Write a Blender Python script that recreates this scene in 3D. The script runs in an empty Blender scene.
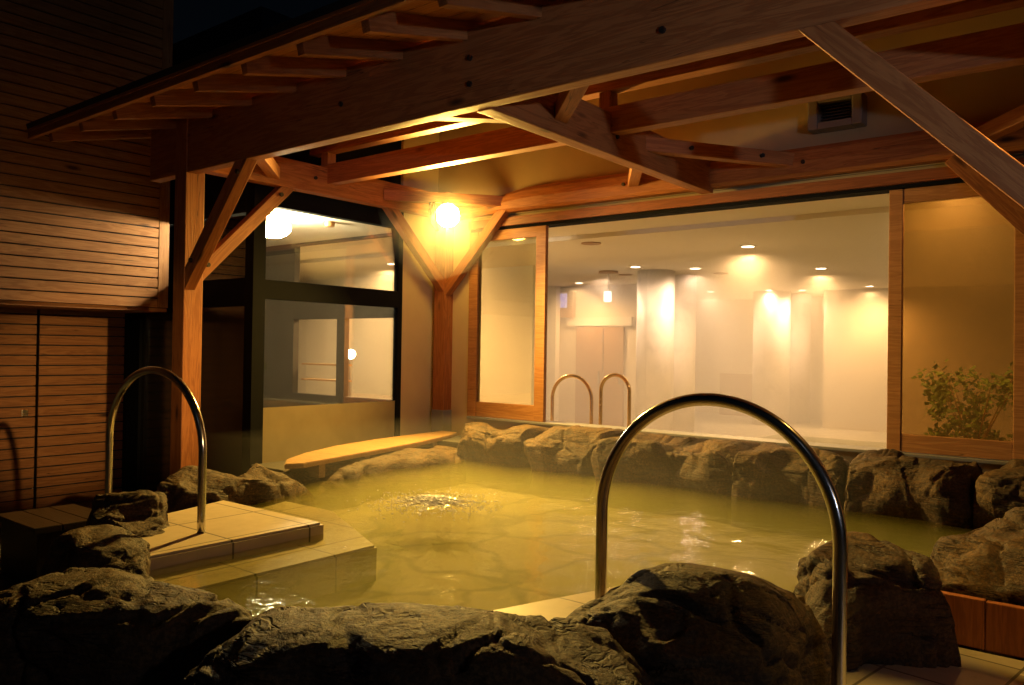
import bpy, bmesh, math, random
import numpy as np
from mathutils import Vector, Matrix, noise

random.seed(7)
scene = bpy.context.scene
COL = scene.collection
PI = math.pi

# ------------------------------------------------------------------ helpers
def tag(o, label=None, cat=None, group=None, kind=None):
    if label: o['label'] = label
    if cat: o['category'] = cat
    if group: o['group'] = group
    if kind: o['kind'] = kind
    return o

def empty(name, loc, label, cat, group=None, rz=0.0):
    o = bpy.data.objects.new(name, None)
    COL.objects.link(o)
    o.location = loc
    o.rotation_euler = (0, 0, rz)
    o.empty_display_size = 0.1
    return tag(o, label, cat, group)

def link(name, me, mat, parent=None, M=None):
    """M is a world matrix; the parent's own (translation + rotation) is taken out of it."""
    o = bpy.data.objects.new(name, me)
    COL.objects.link(o)
    if mat is not None:
        me.materials.append(mat)
    M = M if M is not None else Matrix.Identity(4)
    if parent is not None:
        o.parent = parent
        M = chain(parent).inverted() @ M
    o.matrix_local = M
    return o

def chain(p):
    L = Matrix.LocRotScale(p.location, p.rotation_euler, p.scale)
    return chain(p.parent) @ L if p.parent else L

def mesh_from(bm, name, smooth=False):
    me = bpy.data.meshes.new(name)
    bm.normal_update()
    if smooth:
        for f in bm.faces: f.smooth = True
    bm.to_mesh(me)
    bm.free()
    return me

def add_box(bm, a, b, bevel=0.0):
    vs = [bm.verts.new((x, y, z)) for z in (a[2], b[2]) for y in (a[1], b[1]) for x in (a[0], b[0])]
    fs = []
    for q in ((0,2,3,1),(4,5,7,6),(0,1,5,4),(2,6,7,3),(0,4,6,2),(1,3,7,5)):
        fs.append(bm.faces.new([vs[i] for i in q]))
    if bevel > 0:
        ed = list({e for f in fs for e in f.edges})
        bmesh.ops.bevel(bm, geom=ed, offset=bevel, segments=2, affect='EDGES', profile=0.6)

def box(name, a, b, mat, parent=None, bevel=0.0, axis='X'):
    """axis-aligned world box; its longest axis (or `axis`) becomes local X so the grain runs along it"""
    a = Vector(a); b = Vector(b); c = (a+b)/2; d = b-a
    if axis == 'auto':
        axis = 'XYZ'[max(range(3), key=lambda i: abs(d[i]))]
    if axis == 'X':
        R = Matrix.Identity(4); s = (d.x, d.y, d.z)
    elif axis == 'Y':
        R = Matrix.Rotation(PI/2, 4, 'Z'); s = (d.y, d.x, d.z)
    else:
        R = Matrix.Rotation(-PI/2, 4, 'Y'); s = (d.z, d.y, d.x)
    bm = bmesh.new()
    h = [abs(v)/2 for v in s]
    add_box(bm, (-h[0],-h[1],-h[2]), (h[0],h[1],h[2]), bevel)
    return link(name, mesh_from(bm, name), mat, parent, Matrix.Translation(c) @ R)

def bar(name, p, q, w, h, mat, parent=None, bevel=0.006, side=None, cut=None):
    """timber from p to q, w = horizontal width, h = depth; `side` = direction of the width"""
    p = Vector(p); q = Vector(q)
    x = (q-p).normalized()
    up = Vector((0,0,1))
    y = Vector(side).normalized() if side else up.cross(x).normalized()
    z = x.cross(y).normalized()
    M = Matrix.Translation((p+q)/2) @ Matrix((x,y,z)).transposed().to_4x4()
    L = (q-p).length/2
    bm = bmesh.new()
    add_box(bm, (-L,-w/2,-h/2), (L,w/2,h/2), bevel)
    if cut:      # horizontal/vertical end cuts: shear the two ends by a tangent each
        for v in bm.verts:
            t = cut[0] if v.co.x < 0 else cut[1]
            v.co.x += v.co.z*t
    return link(name, mesh_from(bm, name), mat, parent, M)

def cyl_bm(r, z0, z1, seg=24, r2=None):
    bm = bmesh.new()
    bmesh.ops.create_cone(bm, cap_ends=True, segments=seg, radius1=r, radius2=r if r2 is None else r2, depth=z1-z0)
    bmesh.ops.translate(bm, verts=bm.verts, vec=(0,0,(z0+z1)/2))
    return bm

def smooth_sides(me):
    for p in me.polygons:
        p.use_smooth = abs(p.normal.z) < 0.95

def sphere(name, c, r, mat, parent=None, sub=3, sz=1.0):
    bm = bmesh.new()
    bmesh.ops.create_icosphere(bm, subdivisions=sub, radius=r)
    for v in bm.verts: v.co.z *= sz
    return link(name, mesh_from(bm, name, True), mat, parent, Matrix.Translation(c))

def tube_mesh(pts, r, seg=20):
    bm = bmesh.new()
    pts = [Vector(p) for p in pts]
    rings = []
    n0 = None
    for i, p in enumerate(pts):
        t = (pts[min(i+1, len(pts)-1)] - pts[max(i-1, 0)]).normalized()
        if n0 is None:
            n0 = t.orthogonal().normalized()
        n0 = (n0 - t*n0.dot(t)).normalized()
        b = t.cross(n0)
        rings.append([bm.verts.new(p + r*(math.cos(a)*n0 + math.sin(a)*b)) for a in [2*PI*k/seg for k in range(seg)]])
    for A, B in zip(rings, rings[1:]):
        for k in range(seg):
            bm.faces.new((A[k], A[(k+1)%seg], B[(k+1)%seg], B[k])).smooth = True
    bm.faces.new(rings[0][::-1]); bm.faces.new(rings[-1])
    return mesh_from(bm, 'tube')

def slab_poly(name, pts, z0, z1, mat, parent=None, bevel=0.0):
    c = Vector((sum(p[0] for p in pts)/len(pts), sum(p[1] for p in pts)/len(pts), z0))
    bm = bmesh.new()
    lo = [bm.verts.new((p[0]-c.x, p[1]-c.y, 0)) for p in pts]
    hi = [bm.verts.new((p[0]-c.x, p[1]-c.y, z1-z0)) for p in pts]
    n = len(pts)
    bm.faces.new(lo[::-1]); top = bm.faces.new(hi)
    for i in range(n):
        bm.faces.new((lo[i], lo[(i+1)%n], hi[(i+1)%n], hi[i]))
    bmesh.ops.recalc_face_normals(bm, faces=bm.faces)
    if bevel:
        bmesh.ops.bevel(bm, geom=list(top.edges), offset=bevel, segments=2, affect='EDGES')
    return link(name, mesh_from(bm, name), mat, parent, Matrix.Translation(c))

# ------------------------------------------------------------------ materials
class NT:
    def __init__(s, name):
        s.m = bpy.data.materials.new(name); s.m.use_nodes = True
        s.t = s.m.node_tree; s.t.nodes.clear()
        s.out = s.n('ShaderNodeOutputMaterial')
    def n(s, typ, **kw):
        nd = s.t.nodes.new(typ)
        for k, v in kw.items():
            if k.startswith('_'):
                setattr(nd, k[1:], v)
            else:
                nd.inputs[k.replace('__', ' ')].default_value = v
        return nd
    def l(s, a, b): s.t.links.new(a, b)
    def ramp(s, fac, stops, interp='LINEAR'):
        r = s.n('ShaderNodeValToRGB'); s.l(fac, r.inputs[0])
        r.color_ramp.interpolation = interp
        e = r.color_ramp.elements
        e[0].position, e[0].color = stops[0][0], (*stops[0][1], 1)
        e[1].position, e[1].color = stops[-1][0], (*stops[-1][1], 1)
        for p, c in stops[1:-1]:
            k = e.new(p); k.color = (*c, 1)
        return r.outputs[0]
    def coords(s, scale=(1,1,1), rot=(0,0,0), rnd=False):
        tc = s.n('ShaderNodeTexCoord'); mp = s.n('ShaderNodeMapping')
        mp.inputs['Scale'].default_value = scale; mp.inputs['Rotation'].default_value = rot
        s.l(tc.outputs['Object'], mp.inputs['Vector'])
        if rnd:
            oi = s.n('ShaderNodeObjectInfo'); mu = s.n('ShaderNodeMath', _operation='MULTIPLY'); mu.inputs[1].default_value = 37.0
            s.l(oi.outputs['Random'], mu.inputs[0]); s.l(mu.outputs[0], mp.inputs['Location'])
        return mp.outputs[0]
    def noise(s, vec, scale, detail=4, rough=.55, dist=0):
        nd = s.n('ShaderNodeTexNoise', Scale=scale, Detail=detail, Roughness=rough, Distortion=dist)
        s.l(vec, nd.inputs['Vector']); return nd.outputs['Fac']
    def math(s, op, a, b=None):
        nd = s.n('ShaderNodeMath', _operation=op)
        for i, v in enumerate((a, b)):
            if v is None: continue
            if isinstance(v, (int, float)): nd.inputs[i].default_value = v
            else: s.l(v, nd.inputs[i])
        return nd.outputs[0]
    def mixc(s, fac, a, b, mode='MIX'):
        nd = s.n('ShaderNodeMix', _data_type='RGBA', _blend_type=mode)
        for i, v in ((0, fac), (6, a), (7, b)):
            if isinstance(v, (int, float)): nd.inputs[i].default_value = v
            elif isinstance(v, tuple): nd.inputs[i].default_value = (*v, 1)
            else: s.l(v, nd.inputs[i])
        return nd.outputs[2]
    def bump(s, h, strength=.3, dist=.01):
        b = s.n('ShaderNodeBump', Strength=strength, Distance=dist); s.l(h, b.inputs['Height']); return b.outputs[0]
    def principled(s, col, rough=.6, bump=None, metal=0.0, spec=.5, **kw):
        p = s.n('ShaderNodeBsdfPrincipled', Metallic=metal)
        p.inputs['Specular IOR Level'].default_value = spec
        for k, v in (('Base Color', col), ('Roughness', rough)):
            if isinstance(v, (int, float)): p.inputs[k].default_value = v
            elif isinstance(v, tuple): p.inputs[k].default_value = (*v, 1)
            else: s.l(v, p.inputs[k])
        if bump is not None: s.l(bump, p.inputs['Normal'])
        for k, v in kw.items(): p.inputs[k].default_value = v
        s.l(p.outputs[0], s.out.inputs[0])
        return p

def wood(name, light, dark, rough=.55, knots=True, scale=1.0):
    t = NT(name)
    v = t.coords((.55*scale, 7*scale, 7*scale), rnd=True)
    g = t.noise(v, 2.2, 5, .6, .6)
    ring = t.math('SINE', t.math('MULTIPLY', g, 42.0))
    ring = t.math('ADD', t.math('MULTIPLY', ring, .5), .5)
    fine = t.noise(t.coords((3*scale, 90*scale, 90*scale), rnd=True), 1.5, 3, .6)
    f = t.math('ADD', t.math('MULTIPLY', ring, .55), t.math('MULTIPLY', fine, .5))
    col = t.ramp(f, [(.15, light), (.95, dark)])
    broad = t.noise(t.coords((.8, 2.5, 2.5), rnd=True), 1.3, 2)
    col = t.mixc(t.math('MULTIPLY', broad, .55), col, tuple(c*.55 for c in light))
    if knots:
        vo = t.n('ShaderNodeTexVoronoi', Scale=1.0); t.l(t.coords((1.6, 5.5, 5.5), rnd=True), vo.inputs['Vector'])
        k = t.ramp(vo.outputs['Distance'], [(.05, (1,1,1)), (.14, (0,0,0))])
        col = t.mixc(k, col, tuple(c*.18 for c in dark))
    ck = t.noise(t.coords((.35*scale, 11*scale, 11*scale), rnd=True), 1.7, 2, .5, .3)
    ln = t.ramp(t.math('ABSOLUTE', t.math('SUBTRACT', ck, .5)), [(.0, (1,1,1)), (.007, (0,0,0))])
    gate = t.ramp(t.noise(t.coords((1.1, 3, 3), rnd=True), 1.0, 2), [(.50, (0,0,0)), (.60, (1,1,1))])
    col = t.mixc(t.math('MULTIPLY', t.math('MULTIPLY', ln, gate), .8), col, tuple(c*.12 for c in dark))
    oi = t.n('ShaderNodeObjectInfo')
    hv = t.n('ShaderNodeHueSaturation', Saturation=1.0); t.l(col, hv.inputs['Color'])
    t.l(t.math('ADD', t.math('MULTIPLY', oi.outputs['Random'], .35), .82), hv.inputs['Value'])
    t.principled(hv.outputs[0], rough, t.bump(f, .25, .004), spec=.35)
    return t.m

def flat(name, col, rough=.6, metal=0.0, var=.12, nscale=6, bump=.1, spec=.5):
    t = NT(name)
    v = t.coords()
    n1 = t.noise(v, nscale, 5, .6); n2 = t.noise(v, nscale*9, 3, .6)
    c = t.mixc(n1, tuple(x*(1-var) for x in col), tuple(min(1, x*(1+var)) for x in col))
    r = t.math('ADD', t.math('MULTIPLY', n2, .16), rough-.08)
    t.principled(c, r, t.bump(n2, bump, .003), metal, spec)
    return t.m

def emit(name, col, strength):
    t = NT(name)
    e = t.n('ShaderNodeEmission', Strength=strength); e.inputs[0].default_value = (*col, 1)
    t.l(e.outputs[0], t.out.inputs[0]); return t.m

def glass(name, tint=(.93,.95,.9), refl=.06, rough=.0, haze=0.0, hazecol=(.6,.5,.35)):
    t = NT(name)
    tr = t.n('ShaderNodeBsdfTransparent'); tr.inputs[0].default_value = (*tint, 1)
    gl = t.n('ShaderNodeBsdfGlossy', Roughness=rough); gl.inputs[0].default_value = (1,1,1,1)
    lw = t.n('ShaderNodeFresnel', IOR=1.45)
    f = t.math('MINIMUM', t.math('ADD', lw.outputs[0], refl-.04), 1.0)
    src = tr.outputs[0]
    if haze:
        df = t.n('ShaderNodeBsdfDiffuse'); df.inputs[0].default_value = (*hazecol, 1)
        tl = t.n('ShaderNodeBsdfTranslucent'); tl.inputs[0].default_value = (*hazecol, 1)
        m0 = t.n('ShaderNodeMixShader'); m0.inputs[0].default_value = .5
        t.l(df.outputs[0], m0.inputs[1]); t.l(tl.outputs[0], m0.inputs[2])
        m1 = t.n('ShaderNodeMixShader'); 
        sm = t.noise(t.coords((1,1,1)), 3.0, 4)
        t.l(t.math('MULTIPLY', t.math('ADD', t.math('MULTIPLY', sm, .5), .75), haze), m1.inputs[0])
        t.l(src, m1.inputs[1]); t.l(m0.outputs[0], m1.inputs[2]); src = m1.outputs[0]
    mx = t.n('ShaderNodeMixShader'); t.l(f, mx.inputs[0]); t.l(src, mx.inputs[1]); t.l(gl.outputs[0], mx.inputs[2])
    t.l(mx.outputs[0], t.out.inputs[0])
    return t.m

def rock_material():
    t = NT('rock')
    v = t.coords()
    n1 = t.noise(v, 3.0, 6, .62)
    n2 = t.noise(v, 22, 6, .65)
    st = t.noise(t.coords((4, 5, 26), (.35, .2, .4)), 1.6, 6, .62, .8)
    col = t.ramp(n1, [(.25, (.032,.019,.009)), (.5, (.105,.057,.022)), (.78, (.20,.115,.045))])
    col = t.mixc(t.math('MULTIPLY', t.ramp(st, [(.38, (1,1,1)), (.5, (0,0,0))]), .6), col, (.05,.042,.034))
    rust = t.ramp(t.noise(v, 1.7, 3), [(.5, (0,0,0)), (.72, (1,1,1))])
    col = t.mixc(t.math('MULTIPLY', rust, .45), col, (.17,.088,.03))
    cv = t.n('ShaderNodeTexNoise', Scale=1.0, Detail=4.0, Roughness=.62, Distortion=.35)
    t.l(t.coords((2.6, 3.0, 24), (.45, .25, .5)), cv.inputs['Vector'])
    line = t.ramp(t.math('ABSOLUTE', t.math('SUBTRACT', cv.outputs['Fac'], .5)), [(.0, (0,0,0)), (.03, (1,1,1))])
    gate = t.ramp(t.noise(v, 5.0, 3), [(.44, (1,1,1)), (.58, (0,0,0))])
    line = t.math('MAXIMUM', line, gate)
    col = t.mixc(t.math('MULTIPLY', t.math('SUBTRACT', 1.0, line), .85), col, (.010,.007,.005))  # shadow inside the fissures painted as dark colour
    grit = t.noise(v, 75, 4, .7)
    col = t.mixc(t.ramp(grit, [(.42, (.7,.7,.7)), (.62, (0,0,0))]), col, (.022,.015,.009))
    h = t.math('ADD', t.math('ADD', t.math('MULTIPLY', st, 1.0), t.math('MULTIPLY', n2, 1.0)), t.math('ADD', t.math('MULTIPLY', line, .8), t.math('MULTIPLY', grit, .35)))
    r = t.math('ADD', t.math('MULTIPLY', n2, .4), .5)
    t.principled(col, r, t.bump(h, .7, .018), spec=.25)
    return t.m

def tile_material(name, col, joint=(.05,.04,.03), size=.45, off=(0,0), rot=0.0):
    t = NT(name)
    tc = t.n('ShaderNodeTexCoord')
    mp = t.n('ShaderNodeMapping'); mp.inputs['Location'].default_value = (off[0], off[1], 0); mp.inputs['Rotation'].default_value = (0,0,rot)
    t.l(tc.outputs['Object'], mp.inputs['Vector'])
    b = t.n('ShaderNodeTexBrick', Scale=1.0, _offset=0.0, _offset_frequency=1)
    b.inputs['Brick Width'].default_value = size; b.inputs['Row Height'].default_value = size
    b.inputs['Mortar Size'].default_value = .006; b.inputs['Mortar Smooth'].default_value = .1; b.inputs['Bias'].default_value = 0
    b.inputs['Color1'].default_value = (*col, 1); b.inputs['Color2'].default_value = (*[c*.82 for c in col], 1); b.inputs['Mortar'].default_value = (*joint, 1)
    t.l(mp.outputs[0], b.inputs['Vector'])
    n = t.noise(tc.outputs['Object'], 9, 6, .65); n2 = t.noise(tc.outputs['Object'], 60, 4)
    c = t.mixc(t.math('MULTIPLY', n, .6), b.outputs['Color'], tuple(x*.55 for x in col))
    st = t.ramp(t.noise(tc.outputs['Object'], 3.2, 6, .7), [(.52, (0,0,0)), (.70, (1,1,1))])
    c = t.mixc(t.math('MULTIPLY', st, .55), c, tuple(x*.3 for x in col))
    inv = t.math('SUBTRACT', 1.0, b.outputs['Fac'])
    t.principled(c, t.math('ADD', t.math('MULTIPLY', n, .3), .35), t.bump(t.math('ADD', inv, t.math('MULTIPLY', n2, .15)), .4, .006))
    return t.m

def paving_material():
    t = NT('crazy_paving')
    v = t.coords()
    nz = t.n('ShaderNodeTexNoise', Scale=1.6, Detail=3); t.l(v, nz.inputs['Vector'])
    add = t.n('ShaderNodeMixRGB', _blend_type='ADD'); add.inputs[0].default_value = .6
    t.l(v, add.inputs[1]); t.l(nz.outputs['Color'], add.inputs[2])
    ve = t.n('ShaderNodeTexVoronoi', Scale=1.45, _feature='DISTANCE_TO_EDGE'); t.l(add.outputs[0], ve.inputs['Vector'])
    vc = t.n('ShaderNodeTexVoronoi', Scale=1.45); t.l(add.outputs[0], vc.inputs['Vector'])
    sep = t.n('ShaderNodeSeparateColor'); t.l(vc.outputs['Color'], sep.inputs[0])
    c = t.ramp(sep.outputs[0], [(.0, (.36,.29,.10)), (.35, (.52,.44,.18)), (.65, (.70,.60,.32)), (1, (.44,.27,.09))])
    c = t.mixc(t.math('MULTIPLY', t.noise(v, 5, 5), .5), c, (.30,.25,.10))
    j = t.ramp(ve.outputs['Distance'], [(.015, (1,1,1)), (.055, (0,0,0))])
    c = t.mixc(t.math('MULTIPLY', j, .8), c, (.07,.06,.02))
    t.principled(c, .7)
    return t.m

def water_material(name, patch=None, tint=(.95,.94,.80), milk=(.38,.34,.05), milkf=.10, ripple=.07):
    t = NT(name)
    tc = t.n('ShaderNodeTexCoord')
    o = tc.outputs['Object']
    n1 = t.noise(o, 5.0, 4, .55, .4); n2 = t.noise(o, 17, 4, .6, .3)
    h = t.math('ADD', n1, t.math('MULTIPLY', n2, .35))
    amp = None
    if patch:
        d = t.n('ShaderNodeVectorMath', _operation='DISTANCE'); t.l(o, d.inputs[0]); d.inputs[1].default_value = patch
        m = t.ramp(d.outputs['Value'], [(.05, (1,1,1)), (.30, (.35,.35,.35)), (.75, (0,0,0))])
        n3 = t.noise(o, 30, 5, .7, .5)
        h = t.math('ADD', h, t.math('MULTIPLY', t.math('MULTIPLY', n3, m), 2.6))
        amp = m
    b = t.bump(h, ripple, .12)
    tr = t.n('ShaderNodeBsdfTransparent'); tr.inputs[0].default_value = (*tint, 1)
    df = t.n('ShaderNodeBsdfDiffuse'); df.inputs[0].default_value = (*milk, 1)
    tl = t.n('ShaderNodeBsdfTranslucent'); tl.inputs[0].default_value = (*milk, 1)
    m0 = t.n('ShaderNodeMixShader'); m0.inputs[0].default_value = .35; t.l(df.outputs[0], m0.inputs[1]); t.l(tl.outputs[0], m0.inputs[2])
    m1 = t.n('ShaderNodeMixShader'); m1.inputs[0].default_value = milkf
    t.l(tr.outputs[0], m1.inputs[1]); t.l(m0.outputs[0], m1.inputs[2])
    gl = t.n('ShaderNodeBsdfGlossy', Roughness=.06); t.l(b, gl.inputs['Normal'])
    fr = t.n('ShaderNodeFresnel', IOR=1.33); t.l(b, fr.inputs['Normal'])
    m2 = t.n('ShaderNodeMixShader'); t.l(t.math('MINIMUM', fr.outputs[0], .26), m2.inputs[0]); t.l(m1.outputs[0], m2.inputs[1]); t.l(gl.outputs[0], m2.inputs[2])
    t.l(m2.outputs[0], t.out.inputs[0])
    return t.m

def leaf_material():
    t = NT('leaf')
    oi = t.n('ShaderNodeNewGeometry')
    c = t.ramp(oi.outputs['Random Per Island'], [(0, (.06,.13,.02)), (1, (.18,.28,.05))])
    t.principled(c, .45)
    return t.m

WOOD = wood('cedar_timber', (.42,.158,.045), (.24,.072,.018))
WOODW = wood('sash_timber', (.50,.24,.085), (.33,.14,.045), knots=False)
SLAT = wood('cedar_slats', (.46,.21,.072), (.28,.105,.032))
PLANK = wood('pale_plank', (.34,.20,.085), (.24,.125,.045), knots=False)
DARKWOOD = wood('dark_wet_timber', (.032,.019,.012), (.015,.009,.006), rough=.4)
REDWOOD = wood('red_brown_board', (.33,.11,.04), (.19,.06,.022), rough=.5, knots=False)
BLACK = flat('black_steel', (.006,.0065,.008), .8, spec=.06)
BRASS = flat('brass_toned_steel', (.80,.60,.33), .25, 1.0, var=.06, bump=.02)
STEEL = flat('polished_steel', (.62,.60,.57), .2, 1.0, var=.06, bump=.02)
GALV = flat('galvanised_plate', (.30,.30,.32), .5, .6)
BOLT = flat('dark_bolt', (.05,.045,.04), .45, .8)
PLASTER = flat('ochre_plaster', (.52,.41,.22), .85, nscale=3, bump=.25)
SHADEP = flat('shaded_plaster', (.33,.235,.11), .85, nscale=3, bump=.3)  # plaster with the shadow under the roof put into its colour
CREAM = flat('cream_wall', (.74,.68,.56), .75, var=.05, nscale=2)
CEILM = flat('ceiling_board', (.82,.76,.64), .8, var=.04, nscale=1.5)
HALLWALL = flat('hall_wall_tile', (.70,.60,.44), .5, var=.08, nscale=1.2)
BROWNP = flat('brown_panel', (.36,.20,.08), .5, nscale=2)
TILEF = tile_material('bath_floor_tile', (.50,.44,.29), (.25,.22,.15), size=.3)
STONE = flat('dark_wall_stone', (.04,.03,.02), .6, var=.55, nscale=7, bump=.6)
CONC = flat('damp_concrete', (.05,.045,.038), .7, var=.3, nscale=4, bump=.5)
GROUNDM = flat('dark_gravel_ground', (.035,.032,.03), .85, var=.5, nscale=20, bump=.8)
ROOFM = flat('roof_metal', (.02,.02,.022), .55)
DARKGLASS = flat('dark_backed_glass', (.022,.020,.018), .13, var=.05, bump=.0)
VENTM = flat('vent_hood_paint', (.14,.11,.085), .5)
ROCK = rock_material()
STEPT = tile_material('step_tile', (.62,.50,.33), size=.45, off=(.1,.06))
STEPR = tile_material('step_tile_right', (.55,.47,.34), size=.36, off=(.06,.03), rot=math.radians(8))
SUBT = tile_material('submerged_tile', (.55,.46,.25), size=.45)
COLT = tile_material('column_tile', (.80,.74,.66), (.55,.5,.43), size=.6)
GLASSC = glass('window_glass')
GLASSL = glass('sash_glass', (.86,.84,.70), .07)
GLASSR = glass('sash_glass_misted', (.80,.66,.40), .06, haze=.17, hazecol=(.45,.32,.10))
FROST = glass('frosted_film', (.75,.70,.58), .03, .25, haze=.82, hazecol=(.55,.45,.28))
WATERI = water_material('indoor_water', tint=(.75,.80,.62), milk=(.48,.46,.26), milkf=.55, ripple=.03)
LEAF = leaf_material()
RUBBER = flat('black_plastic', (.012,.012,.012), .4)

# ------------------------------------------------------------------ lamps (numbers tuned against the photograph)
WARM = (1.0, .60, .115)
P_FLOOD, P_GLOBE, P_DOWN = 34.0, 420.0, 590.0
P_BEAM, P_YARD, P_FAR = 1400.0, 280.0, 3300.0
def globe_strength(P, r): return P/(4*PI*r*r*PI)
def spot(loc, power, col, angle=100, blend=.7, r=.05):
    L = bpy.data.lights.new('downlight_beam', 'SPOT')
    L.energy = power; L.color = col; L.spot_size = math.radians(angle); L.spot_blend = blend; L.shadow_soft_size = r
    return L

# ------------------------------------------------------------------ setting: ground, pool floor, water
def sheet(name, x0, x1, y0, y1, z, mat, nx=1, ny=1, loc=None, kind='structure', parent=None):
    c = Vector(((x0+x1)/2, (y0+y1)/2, z))
    bm = bmesh.new()
    g = [[bm.verts.new((x0+(x1-x0)*i/nx-c.x, y0+(y1-y0)*j/ny-c.y, 0)) for i in range(nx+1)] for j in range(ny+1)]
    for j in range(ny):
        for i in range(nx):
            bm.faces.new((g[j][i], g[j][i+1], g[j+1][i+1], g[j+1][i]))
    o = link(name, mesh_from(bm, name), mat, parent, Matrix.Translation(c))
    if kind: o['kind'] = kind
    return o

sheet('ground', -60, 60, -60, 60, -.80, GROUNDM)
def yard():
    bm = bmesh.new(); add_box(bm, (-14,-8,-.79), (8,6.2,-.50)); return mesh_from(bm, 'pavement')
o = link('pavement', yard(), CONC); o['kind'] = 'structure'
POOL = [(-2.9,1.15),(-2.45,1.16),(-1.87,1.36),(-1.62,1.40),(-1.22,1.72),(-1.05,2.2),(-.93,2.6),(-1.0,3.1),(-.95,3.45),(-.66,3.6),
        (-.45,4.0),(-.2,4.4),(.0,4.95),(.0,5.9),(-5.1,5.9),(-5.25,5.0),(-5.2,4.2),(-4.85,3.4),(-4.45,2.6),(-4.2,2.05),(-3.75,1.82),(-3.3,1.58)]
WC = Vector((-2.9, 3.5, 0))
o = slab_poly('pool_floor', POOL, -.45, -.21, paving_material()); o['kind'] = 'structure'
def water_sheet():
    bm = bmesh.new(); nx, ny = 160, 150
    x0, x1, y0, y1 = -5.3, .05, 1.1, 5.95
    g = []
    for j in range(ny+1):
        row = []
        for i in range(nx+1):
            x = x0+(x1-x0)*i/nx; y = y0+(y1-y0)*j/ny
            d = math.hypot(x+3.62, y-3.78)
            z = .006*noise.noise(Vector((x*2.3, y*2.3, 1.7))) + .003*noise.noise(Vector((x*7, y*7, 5)))
            z += .030*math.exp(-(d/.30)**2)*(.6+1.4*noise.noise(Vector((x*13, y*13, 3.1))))
            row.append(bm.verts.new((x-WC.x, y-WC.y, z)))
        g.append(row)
    def inside(x, y):
        c = False; n = len(POOL)
        for k in range(n):
            (x1,y1),(x2,y2) = POOL[k], POOL[(k+1)%n]
            if (y1 > y) != (y2 > y) and x < (x2-x1)*(y-y1)/(y2-y1)+x1: c = not c
        return c
    for j in range(ny):
        for i in range(nx):
            q = g[j][i].co
            if inside(q.x+WC.x+.015, q.y+WC.y+.015):
                bm.faces.new((g[j][i], g[j][i+1], g[j+1][i+1], g[j+1][i])).smooth = True
    bmesh.ops.delete(bm, geom=[v for v in bm.verts if not v.link_faces], context='VERTS')
    return mesh_from(bm, 'water')
WATER = water_material('spring_water', patch=(-3.62-WC.x, 3.78-WC.y, 0))
o = link('water', water_sheet(), WATER, None, Matrix.Translation(WC)); o['kind'] = 'structure'

def water_body():
    bm = bmesh.new()
    lo = [bm.verts.new((x-WC.x, y-WC.y, -.35)) for x, y in POOL]; hi = [bm.verts.new((x-WC.x, y-WC.y, -.012)) for x, y in POOL]
    n = len(POOL)
    bm.faces.new(lo[::-1]); bm.faces.new(hi)
    for k in range(n): bm.faces.new((lo[k], lo[(k+1)%n], hi[(k+1)%n], hi[k]))
    bmesh.ops.recalc_face_normals(bm, faces=bm.faces)
    return mesh_from(bm, 'water_body')
t = NT('turbid_water')
pv = t.n('ShaderNodeVolumePrincipled', Density=1.3, Anisotropy=.3)
pv.inputs['Color'].default_value = (.92,.90,.36,1); pv.inputs['Absorption Color'].default_value = (.9,.85,.3,1)
t.l(pv.outputs[0], t.out.inputs['Volume'])
o = link('water_body', water_body(), t.m, None, Matrix.Translation(WC)); o['kind'] = 'structure'

def foam():
    bm = bmesh.new(); rnd = random.Random(4)
    for k in range(2600):
        a = rnd.random()*2*PI; d = abs(rnd.gauss(0, .16))
        x = math.cos(a)*d*1.2+.03*math.sin(9*a); y = math.sin(a)*d*1.2
        big = math.exp(-(d/.13)**2)
        r = rnd.uniform(.003, .006+.011*big)
        z = .008+.035*big*rnd.random()
        M = Matrix.Translation((x, y, z)) @ Matrix.Diagonal((1.5, 1.2, .55, 1))
        bmesh.ops.create_icosphere(bm, subdivisions=1, radius=r, matrix=M)
    return mesh_from(bm, 'foam', True)
t = NT('water_bubbles'); t.principled((.85,.85,.8), .1, spec=.8)
tag(link('foam', foam(), t.m, None, Matrix.Translation((-3.62, 3.78, 0))), 'white bubbling patch where a jet breaks the pool surface', 'bubbles', kind='stuff')

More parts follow.
